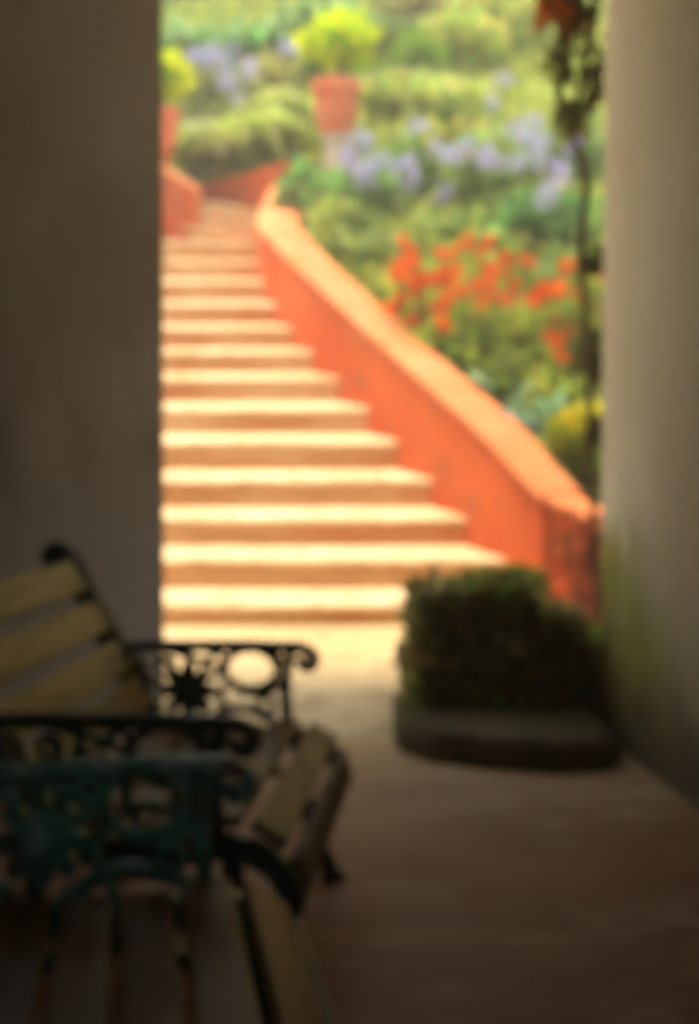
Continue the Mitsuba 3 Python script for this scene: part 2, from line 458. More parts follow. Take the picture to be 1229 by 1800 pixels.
# ---------------------------------------------------------------- hillside
def hill_z(x, y):
    x, y = np.asarray(x, float), np.asarray(y, float)
    line = np.interp(y, np.r_[7.0, wy, 12.6, 13.2], np.r_[wx[0] + 0.3, wx, -0.70, -0.6])
    base = Z0 + 0.60 * (y - D0)
    hi = base + 0.36 + 0.10 * (meshkit.fbm(np.stack([x * 0.7, y * 0.7, x * 0], -1)) - 0.5) * np.clip((x - line) / 0.6, 0, 1) * 3
    hi = hi + 0.10 * np.clip(x - line, 0, 6)
    hi = np.where(y < 8.4, np.minimum(hi, 0.62 + 0 * hi), hi)
    right = 1 / (1 + np.exp(-(x - line - 0.18) / 0.015))
    beyond = 1 / (1 + np.exp(-(y - (13.12 + 0.68 * np.clip(-0.58 - x, 0, 5))) / 0.02))
    top = np.maximum(base - 0.02, 3.25) + 0.25
    leftside = 1 / (1 + np.exp(-(left_xv(y) - 0.2 - x) / 0.015))
    r = np.maximum(np.maximum(right, np.where(x < line + 0.3, beyond, 0)), leftside)
    hh = np.where(x > line, hi, top)
    hh = np.where((x < line) & (y < 13), base + 0.3, hh)
    low = np.minimum(base - 0.6, 2.2)
    z = low + (hh - low) * r
    return np.where(y < 8.05, np.minimum(z, -0.2), z)


def left_xv(y):
    return -1.36 - 0.22 * np.maximum(0.0, 12.3 - y)


gx, gy = np.r_[np.linspace(-7, -2.4, 16), np.linspace(-2.3, 2.5, 97), np.linspace(2.7, 11, 30)], np.r_[np.linspace(7.9, 15, 120), np.linspace(15.2, 25.5, 40)]
X, Y = np.meshgrid(gx, gy)
struct('hillside', grid_mesh(X, Y, hill_z(X, Y)), 'mat_soil', smooth=True)


def ground_at(px, py, y0=8.25, y1=26):
    """where the sight line through (px, py) meets the hillside"""
    for y in np.arange(y0, y1, 0.03):
        q = W(px, py, y)
        if hill_z(q[0], q[1]) >= q[2]:
            return np.array([q[0], q[1], float(hill_z(q[0], q[1]))])
    q = W(px, py, y1)
    return np.array([q[0], q[1], float(hill_z(q[0], q[1]))])


# ---------------------------------------------------------------- foliage meshes
def jit(c, n, sd=0.18, r=rng):
    c = np.asarray(c, float)
    k = np.exp(r.normal(0, sd, (n, 1)))
    h = np.exp(r.normal(0, sd * 0.5, (n, 3)))
    return np.clip(c[None] * k * h, 0.003, 0.9)


def leaves(pos, size, cols, r=rng, aspect=0.45, up=0.5, outward=None):
    """folded diamond leaves at pos (n,3); returns (V, F, C)"""
    n = len(pos)
    d = r.normal(0, 1, (n, 3)); d[:, 2] = d[:, 2] * 0.6 + up
    if outward is not None: d = d + outward
    d /= np.linalg.norm(d, axis=1, keepdims=True)
    s = np.cross(d, r.normal(0, 1, (n, 3))); s /= np.linalg.norm(s, axis=1, keepdims=True) + 1e-9
    nn = np.cross(d, s)
    L = size * np.exp(r.normal(0, 0.25, (n, 1)))
    a = pos; b = pos + d * L * 0.5 + s * L * aspect * 0.5 + nn * L * 0.08
    c = pos + d * L + nn * L * -0.06; e = pos + d * L * 0.5 - s * L * aspect * 0.5 + nn * L * 0.08
    V = np.stack([a, b, c, e], 1).reshape(-1, 3)
    i = np.arange(n)[:, None] * 4
    F = np.vstack([i + [[0, 1, 2]], i + [[0, 2, 3]]])
    return V, F, np.repeat(cols, 4, 0)


def blades(base, dirs, length, width, cols, droop=0.5, segs=5, r=rng, fold=0.15):
    """arching strap leaves from base (n,3) along dirs"""
    n = len(base)
    dirs = dirs / np.linalg.norm(dirs, axis=1, keepdims=True)
    L = np.broadcast_to(length, (n,)) * np.exp(r.normal(0, 0.18, n))
    side = np.cross(dirs, [0, 0, 1.0]); side /= np.linalg.norm(side, axis=1, keepdims=True) + 1e-9
    V = []
    for k in range(segs + 1):
        t = k / segs
        p = base + dirs * (L * t)[:, None]
        p = p + np.array([0, 0, -1.0]) * (droop * L * t * t * 1.0)[:, None]
        w = width * (math.sin(math.pi * min(0.93, 0.18 + 0.8 * t)) ** 0.8 if k < segs else 0.06)
        V += [p - side * w / 2, p + side * w / 2]
    V = np.stack(V, 1).reshape(-1, 3)
    m = 2 * (segs + 1)
    i = np.arange(n)[:, None] * m
    F = np.vstack([np.vstack([i + [[2 * k, 2 * k + 1, 2 * k + 3]], i + [[2 * k, 2 * k + 3, 2 * k + 2]]]) for k in range(segs)])
    return V, F, np.repeat(cols, m, 0)


def cat(parts):
    V, F, C, o = [], [], [], 0
    for v, f, c in parts:
        V.append(v); F.append(f + o); C.append(c); o += len(v)
    return (np.vstack(V), np.vstack(F)), np.vstack(C)


def putfol(name, parts, parent, bsdf='mat_leaf'):
    m, c = cat(parts)
    return put(name, trimesh.Trimesh(m[0], m[1], process=False), bsdf, parent, smooth=False, color=c)


def blob_points(c, rad, n, r=rng, hollow=0.35, lumps=7):
    """points through a lumpy crown"""
    c, rad = np.asarray(c, float), np.asarray(rad, float)
    u = r.normal(0, 1, (lumps, 3)); u /= np.linalg.norm(u, axis=1, keepdims=True)
    cc = u * (0.35 + 0.35 * r.random((lumps, 1)))
    cc[:, 2] = np.abs(cc[:, 2]) * 0.9 - 0.15
    w = r.integers(0, lumps, n)
    d = r.normal(0, 1, (n, 3)); d /= np.linalg.norm(d, axis=1, keepdims=True)
    rr = (hollow + (1 - hollow) * r.random((n, 1)) ** 0.5) * (0.38 + 0.28 * r.random((lumps, 1)))[w]
    p = cc[w] + d * rr
    return c + p * rad, d


BOOST = 2.6


def shrub(name, at, rad, n, size, col, label, cat_='shrub', sd=0.25, stem=True, group=None, aspect=0.5, up=0.4, extra=None):
    """a bush with crown and stems, standing on at; rad = half sizes"""
    k = thing(name, label, cat_, group)
    c = np.array(at) + [0, 0, rad[2] * 0.85]
    p, d = blob_points(c, rad, n, lumps=max(5, int(9 * max(rad))))
    putfol('crown', [leaves(p, size, jit(np.minimum(np.array(col) * BOOST, np.array(col) * 0.9 + np.array([0.29, 0.31, 0.10])), n, sd), outward=d * 0.8, aspect=aspect, up=up)], k)
    if stem:
        put('stem', join([tube(np.array([np.array(at) + [0.03 * j, 0, -0.1], np.array(at) + [0.1 * j, 0.02, rad[2] * 0.5], c + [0.25 * j * rad[0], 0.03 * j, 0.1 * rad[2]]]), [0.02, 0.014, 0.008], 5) for j in (-1, 0, 1)]), 'mat_bark', k)
    return k


def tuft_dirs(n, spread, r=rng):
    a = r.random(n) * 2 * np.pi
    e = r.random(n) ** 0.7 * spread
    return np.c_[np.cos(a) * np.sin(e), np.sin(a) * np.sin(e), np.cos(e)]


def flowers_balls(pos, rad, cols, per=26, r=rng):
    out = []
    for p, c in zip(pos, cols):
        d = r.normal(0, 1, (per, 3)); d /= np.linalg.norm(d, axis=1, keepdims=True)
        out.append(leaves(p + d * rad * (0.4 + 0.5 * r.random((per, 1))), rad * 0.8, jit(c, per, 0.15), outward=d * 1.5, aspect=0.55, up=0.1))
    return out


# --- hillside ground cover (stuff)
n = 42000
hx, hy = rng.uniform(-5, 6.5, n), 8.3 + 12.5 * rng.random(n) ** 1.15
hz = hill_z(hx, hy)
hl = np.interp(hy, np.r_[7.0, wy, 12.6, 13.2], np.r_[wx[0] + 0.3, wx, -0.70, -0.6])
ok = (hz > (Z0 + 0.60 * (hy - D0) + 0.1)) & ((hx > hl + 0.44) | (hy > 13.2))
pos = np.c_[hx, hy, hz][ok] + rng.normal(0, 0.012, (ok.sum(), 3)) + [0, 0, 0.01]
patch = meshkit.fbm(np.c_[pos[:, :2] * 0.9, np.zeros(len(pos))], 3)
patch2 = meshkit.fbm(np.c_[pos[:, :2] * 2.6 + 31, np.zeros(len(pos))], 2)
cg = np.array([0.34, 0.50, 0.07]) * (1 - patch[:, None]) + np.array([0.62, 0.68, 0.12]) * patch[:, None]
cg = cg * (0.65 + 0.7 * patch2[:, None])
cg = np.clip(cg * np.exp(rng.normal(0, 0.2, (len(pos), 1))), 0.01, 0.6)
m, c = cat([leaves(pos, 0.16, cg, up=1.0, aspect=0.4)])
put('ground_cover', trimesh.Trimesh(m[0], m[1], process=False), 'mat_leaf', color=c)
labels['ground_cover'] = {'label': 'low yellow-green ground cover over the whole hillside', 'category': 'ground cover', 'kind': 'stuff'}


nb = 11000
hx, hy = rng.uniform(-3, 5.5, nb * 2), 8.5 + 10 * rng.random(nb * 2) ** 1.1
hl = np.interp(hy, np.r_[7.0, wy, 12.6, 13.2], np.r_[wx[0] + 0.3, wx, -0.70, -0.6])
hz = hill_z(hx, hy)
ok = (hz > (Z0 + 0.60 * (hy - D0) + 0.1)) & ((hx > hl + 0.6) | (hy > 14.6))
b = np.c_[hx, hy, hz][ok][:nb]
tone = meshkit.fbm(np.c_[b[:, :2] * 1.1 + 5, np.zeros(len(b))], 3)[:, None]
cb = (np.array([0.36, 0.52, 0.12]) * (1 - tone) + np.array([0.68, 0.74, 0.20]) * tone) * np.exp(rng.normal(0, 0.18, (len(b), 1)))
m, c = cat([blades(b, tuft_dirs(len(b), 0.8), 0.34, 0.03, np.clip(cb, 0.02, 0.8), droop=0.4, segs=3)])
put('meadow_grass', trimesh.Trimesh(m[0], m[1], process=False), 'mat_leaf', color=c)
labels['meadow_grass'] = {'label': 'loose pale green grass growing between the bushes on the hillside', 'category': 'grass', 'kind': 'stuff'}


# --- pots
def lathe(prof, at, sides=40):
    m = trimesh.creation.revolve(np.array(prof), sections=sides)
    m.apply_translation(at)
    return m


def pot(center_px, rim_y, foot_y, half_px, y, label, plabel, ped, lime, dx=0.0):
    top, bot = W(center_px, rim_y, y), W(center_px, foot_y, y)
    R = half_px * y / FPX
    h = top[2] - bot[2]
    k = thing('terracotta_pot', label, 'pot')
    prof = [(0.0, 0.02 * h), (0.0, 0.0), (R * 0.55, 0.0), (R * 0.66, 0.03 * h), (R * 0.78, 0.12 * h), (R * 0.90, 0.28 * h), (R * 0.97, 0.46 * h), (R * 0.97, 0.62 * h), (R * 0.88, 0.70 * h), (R * 0.86, 0.75 * h)]
    rim = [(R * 0.84, 0.74 * h), (R * 1.09, 0.75 * h), (R * 1.13, 0.80 * h), (R * 1.13, 0.95 * h), (R * 1.08, h), (R * 0.94, h), (R * 0.85, 0.92 * h), (R * 0.84, 0.74 * h)]
    put('body', lathe(prof, bot), 'mat_pot', k, smooth=35)
    put('rim', lathe(rim, bot), 'mat_pot', k, smooth=35)
    put('soil', lathe([(0, 0.88 * h), (R * 0.85, 0.88 * h), (R * 0.85, 0.84 * h), (0, 0.84 * h)], bot), 'mat_soil', k)
    q = thing('pot_pedestal', plabel, 'pedestal')
    gz = float(hill_z(bot[0], bot[1]))
    hh = bot[2] - min(gz - 0.1, bot[2] - 0.3)
    put('shaft', lathe([(0, -hh), (R * 0.62, -hh), (R * 0.50, -hh * 0.3), (R * 0.46, -0.06), (0, -0.06)], bot, 24), ped, q, smooth=35)
    put('top_slab', lathe([(0, -0.06), (R * 0.6, -0.06), (R * 0.66, -0.045), (R * 0.66, -0.014), (R * 0.6, -0.001), (0, -0.001)], bot, 24), ped, q, smooth=35)
    # lime shrub growing in it
    cx, ty, by, hw = lime
    ctr = W(cx, (ty + by) / 2, y)
    rad = (hw * y / FPX, hw * y / FPX, (by - ty) / 2 * y / FPX)
    s = thing('lime_shrub', plabel2, 'shrub')
    nL = 900
    p, d = blob_points(ctr, np.array(rad) * 1.0, nL, lumps=6, hollow=0.1)
    putfol('crown', [leaves(p, 0.15, jit((0.68, 0.84, 0.008), nL, 0.16), outward=d * 0.8, aspect=0.6, up=0.5)], s)
    put('stem', join([tube([bot + [0, 0, 0.86 * h], (bot + ctr) / 2 + [0, 0, 0.5 * h + 0.0] + np.array([0.05 * j, 0.04 * (j * j - 1), 0]), ctr + [0.13 * j, 0, 0.1]], [0.022, 0.016, 0.009], 6) for j in (-1, 0, 1)]), 'mat_bark', s)


plabel2 = 'bright lime-green shrub growing in the pot behind the stair wall'
pot(591, 143, 238, 39, 12.9, 'terracotta pot on a pale pedestal holding the larger bright lime shrub', 'pale stone pedestal under the terracotta pot among blue flowers', 'mat_pale', (597, 40, 118, 56))
plabel2 = 'bright lime-green shrub half hidden by the left pillar'
pot(282, 192, 262, 32, 12.6, 'terracotta pot half hidden by the left pillar at the stair top', 'orange pedestal under the pot beside the left pillar', 'mat_orange', (284, 104, 172, 28))


# --- agapanthus
ORD = ['first', 'second', 'third', 'fourth', 'fifth', 'sixth', 'seventh', 'eighth', 'ninth', 'tenth', 'eleventh', 'twelfth', 'thirteenth', 'fourteenth', 'fifteenth', 'sixteenth', 'seventeenth', 'eighteenth', 'nineteenth', 'twentieth', 'twenty-first', 'twenty-second', 'twenty-third', 'twenty-fourth', 'twenty-fifth', 'twenty-sixth']


def agapanthus(px, py, label_side, nst=2, r=None, hgt=0.75):
    gpt = None
    py = py + rng.uniform(-22, 34)
    for y in np.arange(8.4, 24, 0.05):
        q = W(px, py, y)
        if q[2] - hill_z(q[0], q[1]) <= hgt:
            gpt = np.array([q[0], q[1], float(hill_z(q[0], q[1]))]); break
    if gpt is None: return
    k = thing('agapanthus', label_side, 'flower', 'blue agapanthus on the hillside')
    nb = 40
    b = gpt + np.c_[rng.normal(0, 0.05, (nb, 2)), np.zeros(nb)]
    putfol('leaf', [blades(b, tuft_dirs(nb, 1.0), 0.55, 0.035, jit((0.30, 0.40, 0.13), nb, 0.25), droop=0.55)], k)
    for s in range(1 + int(rng.random() < 0.6)):
        off = rng.normal(0, 0.09, 2) if s else np.zeros(2)
        tip = gpt + [off[0], off[1], hgt * (1 if s == 0 else rng.uniform(0.6, 1.08))]
        stem = put('stem', tube(spline([gpt, (gpt + tip) / 2 + [0.015, 0, 0], tip], 6), 0.007, 5), 'mat_stem', k)
        m, c = cat(flowers_balls([tip], 0.068, [(0.56, 0.55, 0.95)], 28))
        put('flower_head', trimesh.Trimesh(m[0], m[1], process=False), 'mat_petal', stem, color=c)


P('mat_stem', (0.10, 0.17, 0.04), 0.7)
for i_, (px, py) in enumerate(sorted(((612, 262), (645, 255), (668, 272), (702, 262), (735, 240), (770, 262), (822, 248), (858, 240), (905, 205), (938, 218), (960, 238), (925, 246), (985, 262), (900, 262), (1010, 235), (640, 318), (940, 300)))):
    agapanthus(px, py, f'{ORD[i_]} blue agapanthus from the left in the band right of the pot pedestal')
agapanthus(885, 116, 'single pale blue agapanthus standing alone high on the hillside', 1)
agapanthus(972, 342, 'small blue agapanthus low on the hillside beside the vine stem', 1)
for i_, (px, py) in enumerate(sorted(((335, 92), (352, 84), (368, 98), (392, 100), (410, 112), (432, 108), (345, 118), (382, 122), (505, 76), (524, 62), (440, 168)))):
    agapanthus(px, py, f'{ORD[i_]} blue agapanthus from the left in the clump between the two lime shrubs', hgt=0.9)


# --- spider plants spilling over the retaining wall
def tuft(name, at, n, L, w, col, label, cat_, group=None, spread=1.3, droop=0.7, sd=0.18, pale=None):
    k = thing(name, label, cat_, group)
    b = np.asarray(at) + np.c_[rng.normal(0, 0.06, (n, 2)), np.zeros(n)]
    cols = jit(col, n, sd)
    if pale is not None:
        sel = rng.random(n) < 0.5
        cols[sel] = jit(pale, sel.sum(), 0.1)
    putfol('leaf', [blades(b, tuft_dirs(n, spread), L, w, cols, droop=droop, segs=6)], k)
    return k


sp = [((300, 262), 13.5), ((335, 268), 13.35), ((372, 262), 13.3), ((410, 262), 13.2), ((445, 250), 13.15), ((480, 240), 13.1), ((430, 225), 13.6), ((500, 205), 13.7), ((545, 225), 13.8), ((470, 205), 14.0)]
for i, ((px, py), y) in enumerate(sp):
    a = W(px, py - 8, y + 0.3)
    a[2] = max(a[2], 3.2)
    if i in (1, 2):
        tuft('spider_plant', a, 130, 0.55, 0.04, (0.5, 0.6, 0.2), ['', 'white-striped spider plant spilling lowest over the retaining wall', 'white-striped spider plant spilling over the wall, next right of the lowest one'][i], 'plant', pale=(0.85, 0.88, 0.66))
    else:
        tuft('spider_plant', a, 120, 0.55, 0.035, (0.48, 0.58, 0.12), f'{ORD[i]} yellow-green grassy plant above the retaining wall, counted along the wall from the left', 'plant', 'grassy plants above the retaining wall', pale=(0.66, 0.74, 0.28))

# --- big strap-leaved plants, top left
for i, (px, py) in enumerate(((300, 70), (345, 55), (395, 62), (440, 72), (490, 60), (540, 40), (590, 25))):
    q = ground_at(px, py + 40, 13.4)
    q = W(px, py + 62, 15.3 + 0.12 * (i % 3)); q[2] = max(q[2] - 0.1, 0)
    tuft('strap_leaved_plant', q, 80, 1.15, 0.085, (0.17, 0.33, 0.10), f'{ORD[i]} strap-leaved plant from the left in the deep-green row above the blue flowers', 'plant', 'strap-leaved plants at the top left of the garden', spread=0.9, droop=0.55, sd=0.3, pale=(0.30, 0.52, 0.24))

# --- shrubs on the hillside
S = [
    ('grey_shrub', (385, 215), 14.3, (0.60, 0.45, 0.42), 1500, 0.10, (0.14, 0.165, 0.09), 'grey-green bush below the blue flowers between the two pots'),
    ('grey_shrub', (470, 190), 14.6, (0.40, 0.4, 0.40), 900, 0.10, (0.19, 0.20, 0.075), 'olive bush just left of the larger terracotta pot'),
    ('dark_shrub', (532, 372), None, (0.18, 0.2, 0.2), 500, 0.11, (0.10, 0.18, 0.06), 'dark green bush just behind the top of the stair wall'),
    ('dark_shrub', (625, 395), None, (0.32, 0.3, 0.24), 800, 0.11, (0.10, 0.17, 0.06), 'dark green bush below the pale pedestal'),
    ('green_shrub', (700, 370), None, (0.42, 0.35, 0.34), 1000, 0.11, (0.13, 0.21, 0.06), 'mid-green bush in the centre of the hillside below the blue flowers'),
    ('olive_shrub', (790, 345), None, (0.36, 0.35, 0.40), 1000, 0.11, (0.17, 0.19, 0.045), 'olive-green bush above the orange flowers'),
    ('green_shrub', (850, 365), None, (0.40, 0.35, 0.34), 1000, 0.11, (0.15, 0.23, 0.075), 'grey-green bush under the thickest blue flowers'),
    ('green_shrub', (1000, 340), None, (0.42, 0.35, 0.36), 1000, 0.11, (0.14, 0.22, 0.09), 'bush beside the vine stem below the blue flowers'),
    ('olive_shrub', (705, 115), None, (0.52, 0.45, 0.50), 1300, 0.12, (0.15, 0.15, 0.065), 'grey-olive bush right of the larger lime shrub'),
    ('dark_shrub', (735, 165), None, (0.34, 0.34, 0.36), 800, 0.12, (0.09, 0.15, 0.02), 'small dark green bush right of the larger pot'),
    ('yellow_shrub', (790, 140), None, (0.62, 0.45, 0.36), 1400, 0.12, (0.31, 0.37, 0.07), 'broad yellow-green bush high on the hillside'),
    ('yellow_shrub', (880, 95), None, (0.70, 0.5, 0.42), 1500, 0.12, (0.29, 0.36, 0.08), 'yellow-green bush near the top edge left of the vine'),
    ('yellow_shrub', (690, 215), None, (0.55, 0.35, 0.26), 1200, 0.11, (0.30, 0.37, 0.12), 'low yellow-green bush directly right of the larger pot'),
    ('yellow_shrub', (800, 225), None, (0.55, 0.35, 0.26), 1200, 0.11, (0.30, 0.38, 0.11), 'low bright yellow-green bush above the blue flower band'),
    ('green_shrub', (590, 428), None, (0.18, 0.22, 0.2), 600, 0.09, (0.22, 0.33, 0.08), 'small bush hugging the cap of the stair wall'),
    ('dark_shrub', (960, 450), None, (0.40, 0.32, 0.26), 900, 0.10, (0.08, 0.17, 0.06), 'low dark green bush right of the orange flowers under the vine'),
]
for name, (px, py), y, rad, n, size, col, lab in S:
    g = ground_at(px, py) if y is None else W(px, py + 25, y)
    shrub(name, g, rad, n, size, col, lab)
# trees at the top of the hill
for i, (x, y, lab) in enumerate(((-3.6, 19.5, 'dark leafy tree at the top left above the strap-leaved plants'), (0.2, 20.5, 'dark leafy tree at the crest behind the larger lime shrub'), (2.6, 20.2, 'dark leafy tree at the crest right of the middle'), (5.2, 21.0, 'dark leafy tree at the far top right behind the vine'))):
    k = thing('hill_tree', lab, 'tree')
    z = float(hill_z(x, y))
    put('trunk', tube(spline([(x, y, z - 0.3), (x + 0.1, y, z + 1.0), (x - 0.05, y + 0.1, z + 2.2)], 8), np.linspace(0.16, 0.08, 8), 8), 'mat_bark', k, smooth=True)
    p, d = blob_points((x, y, z + 2.1), (2.0, 1.6, 1.9), 5000, lumps=16)
    putfol('crown', [leaves(p, 0.24, jit((0.075, 0.12, 0.028), 5000, 0.3), outward=d * 0.6)], k)


# --- orange-flowered clumps
def crocosmia(px, py, lab, nfl=4, nb=40):
    g = ground_at(px, py)
    k = thing('orange_flower', lab, 'flower', 'orange-flowered plants along the stair wall')
    b = g + np.c_[rng.normal(0, 0.07, (nb, 2)), np.zeros(nb)]
    putfol('leaf', [blades(b, tuft_dirs(nb, 0.85), 0.42, 0.03, jit((0.36, 0.45, 0.08), nb, 0.28), droop=0.45)], k)
    for s in range(nfl):
        o = rng.normal(0, 0.10, 2)
        tip = g + [o[0], o[1], rng.uniform(0.20, 0.60)]
        stem = put('stem', tube(spline([g, (g + tip) / 2 + [0.02, 0, 0.03], tip], 5), 0.005, 4), 'mat_stem', k)
        ax = np.array([rng.normal(0, 0.6), rng.normal(0, 0.5), 0.6]); ax /= np.linalg.norm(ax)
        nf = 24
        t = rng.random((nf, 1))
        p = tip + ax * (t - 0.4) * 0.11 + rng.normal(0, 0.010, (nf, 3))
        m, c = cat([leaves(p, 0.055, jit((0.86, 0.15, 0.018), nf, 0.22), aspect=0.6, up=0.5)])
        put('flower_head', trimesh.Trimesh(m[0], m[1], process=False), 'mat_petal', stem, color=c)


for i, (px, py) in enumerate(sorted(((700, 500), (735, 490), (745, 520), (770, 480), (790, 500), (800, 530), (825, 475), (850, 500), (860, 535), (780, 560), (740, 560), (890, 480), (905, 520), (880, 560), (925, 545), (945, 565), (960, 530), (985, 560), (1005, 590), (1030, 520), (1045, 530), (815, 580), (720, 530), (1040, 560)))):
    crocosmia(px, py + 78 + 26 * (i % 3), f'{ORD[i]} orange-flowered plant from the left in the bed beside the stair wall', nfl=(4, 3, 3)[i % 3])

# --- lower bed
for px, py, rad, col, lab, asp, size in (
        (805, 655, (0.2, 0.2, 0.2), (0.11, 0.15, 0.03), 'dark olive bush close behind the stair wall below the orange flowers', 0.5, 0.08),
        (850, 640, (0.30, 0.24, 0.24), (0.16, 0.22, 0.04), 'green bush under the middle of the orange flowers', 0.5, 0.08),
        (940, 650, (0.30, 0.24, 0.26), (0.15, 0.20, 0.035), 'green bush under the right-hand orange flowers', 0.5, 0.08),
        (1030, 690, (0.28, 0.24, 0.40), (0.11, 0.13, 0.02), 'olive bush against the right pillar edge below the orange flowers', 0.5, 0.08),
        (870, 728, (0.16, 0.18, 0.18), (0.08, 0.11, 0.025), 'dark bush close to the wall cap left of the blue-green plant', 0.5, 0.08),
        (1010, 850, (0.22, 0.16, 0.14), (0.13, 0.17, 0.03), 'olive bush at the foot of the bed under the yellow flowers', 0.5, 0.07)):
    shrub('bed_shrub', ground_at(px, py), rad, 700, size, col, lab, aspect=asp)
for px, py, lab in ((910, 770, 'left one of the broad blue-green leaved plants by the wall cap'), (965, 780, 'right one of the broad blue-green leaved plants by the wall cap'), (880, 735, 'small blue-green plant highest beside the wall cap')):
    k = thing('blue_green_plant', lab, 'plant')
    g = ground_at(px, py)
    for j in range(13):
        d = tuft_dirs(1, 1.0) * [1, 1, 1]
        putfol('leaf', [blades(g[None] + [[0, 0, 0.0]], d, 0.40, 0.13, jit((0.30, 0.48, 0.33), 1, 0.2), droop=0.35, segs=6)], k)
for px, py, lab in ((1005, 815, 'yellow-flowered plant at the bottom of the bed, left one'), (1042, 812, 'yellow-flowered plant beside the right pillar edge')):
    k = thing('yellow_flower', lab, 'flower')
    g = W(px, py - 22, 8.32)
    p, d = blob_points(g + [0, 0, 0.1], (0.13, 0.12, 0.13), 250)
    putfol('leaf', [leaves(p, 0.07, jit((0.26, 0.36, 0.04), 250, 0.2), outward=d)], k)
    for j in range(9):
        tip = g + [rng.normal(0, 0.06), rng.normal(0, 0.05), rng.uniform(0.10, 0.25)]
        stem = put('stem', tube([g, (g + tip) / 2, tip], 0.004, 4), 'mat_stem', k)
        m, c = cat(flowers_balls([tip], 0.055, [(0.86, 0.72, 0.02)], 18))
        put('flower_head', trimesh.Trimesh(m[0], m[1], process=False), 'mat_petal', stem, color=c)

# --- red-leaved shrub in front of the garden wall's end
g = W(1010, 1090, 7.55); g[2] = float(fz(7.55))
k = thing('red_leaved_shrub', 'dark red-leaved shrub in front of the orange wall beside the right pillar', 'shrub')
p, d = blob_points(W(1030, 985, 7.55), (0.19, 0.16, 0.30), 230, lumps=9)
p2, d2 = blob_points(W(1040, 1080, 7.5), (0.15, 0.16, 0.24), 90, lumps=7)
p = np.vstack([p, p2]); d = np.vstack([d, d2])
putfol('crown', [leaves(p, 0.085, jit((0.26, 0.07, 0.03), len(p), 0.35), outward=d * 0.7)], k)
put('stem', join([tube([W(1030 + 12 * j, 1110, 7.55), W(1028 + 18 * j, 1030, 7.55), W(1022 + 22 * j, 940, 7.55)], [0.012, 0.009, 0.005], 5) for j in (-1, 0, 1)]), 'mat_bark', k)

# ---------------------------------------------------------------- planter by the pillar
pl = Polygon([(0.17, 5.42), (0.19, 5.22), (0.29, 5.06), (0.457, 4.96), (0.72, 4.87), (0.90, 4.92), (0.975, 5.05), (0.975, 5.58), (0.985, 6.25), (0.25, 6.25), (0.18, 6.0)])
put('planter_plinth', join([extrude(pl, 0.085, -0.02), extrude(pl.buffer(-0.012), 0.012, 0.065), extrude(pl.buffer(-0.03), 0.010, 0.077), extrude(pl.buffer(-0.05), 0.013, 0.087)]), 'mat_stone')
tag('planter_plinth', 'low dark mossy stone plinth under the planter at the foot of the right pillar', 'plinth')
kp = thing('stone_planter', 'mossy dark stone planter standing on the plinth beside the right pillar', 'planter')
box_o = Polygon([(0.25, 5.68), (1.35, 5.68), (1.35, 6.2), (0.25, 6.2)]).buffer(0.03)
box_i = Polygon([(0.31, 5.74), (1.29, 5.74), (1.29, 6.14), (0.31, 6.14)])
put('tub', extrude(box_o.difference(box_i), 0.12, 0.1), 'mat_stone', kp, smooth=30)
put('rim', extrude(box_o.buffer(0.022).difference(box_i.buffer(0.004)), 0.045, 0.22), 'mat_stone', kp, smooth=30)
put('soil', extrude(box_i.buffer(0.002), 0.1, 0.11), 'mat_soil', kp)


def hump(px, py, y, rad, n, col, lab):
    """a clipped block of small leaves: rounded box, flat ragged top"""
    c = W(px, py, y)
    k = thing('planter_bush', lab, 'shrub')
    u = rng.uniform(-1, 1, (n, 3))
    ax = rng.integers(0, 3, n)
    sh = rng.random(n) < 0.55
    u[np.arange(n)[sh], ax[sh]] = np.sign(u[np.arange(n)[sh], ax[sh]]) * rng.uniform(0.82, 1.0, sh.sum())
    u /= np.maximum(1, (np.abs(u) ** 6).sum(1, keepdims=True) ** (1 / 6))
    lump = 1 + 0.55 * (meshkit.fbm(u * 2.2 + px, 3) - 0.5)[:, None]
    d = u / np.linalg.norm(u, axis=1, keepdims=True)
    putfol('crown', [leaves(c + u * lump * rad, 0.075, jit(col, n, 0.35), outward=d * 0.8)], k)
    b = np.array([c[0], max(c[1], 5.85), 0.19])
    put('stem', join([tube([b, (b + c) / 2 + [0.03 * j, 0, 0], c + [0.07 * j, 0, 0.03]], [0.012, 0.009, 0.006], 5) for j in (-1, 0, 1)]), 'mat_bark', k)


hump(770, 1148, 5.72, (0.085, 0.15, 0.235), 2200, (0.30, 0.25, 0.09), 'narrow clipped bush at the left end of the stone planter')
hump(882, 1138, 5.74, (0.128, 0.17, 0.265), 3400, (0.30, 0.30, 0.08), 'tallest flat-topped clipped bush in the middle of the stone planter')
hump(962, 1170, 5.72, (0.115, 0.17, 0.20), 1900, (0.24, 0.20, 0.07), 'dark clipped bush right of the tallest one in the stone planter')
hump(1025, 1190, 5.78, (0.10, 0.17, 0.16), 1200, (0.28, 0.36, 0.09), 'leafier green bush at the right end of the planter by the pillar')

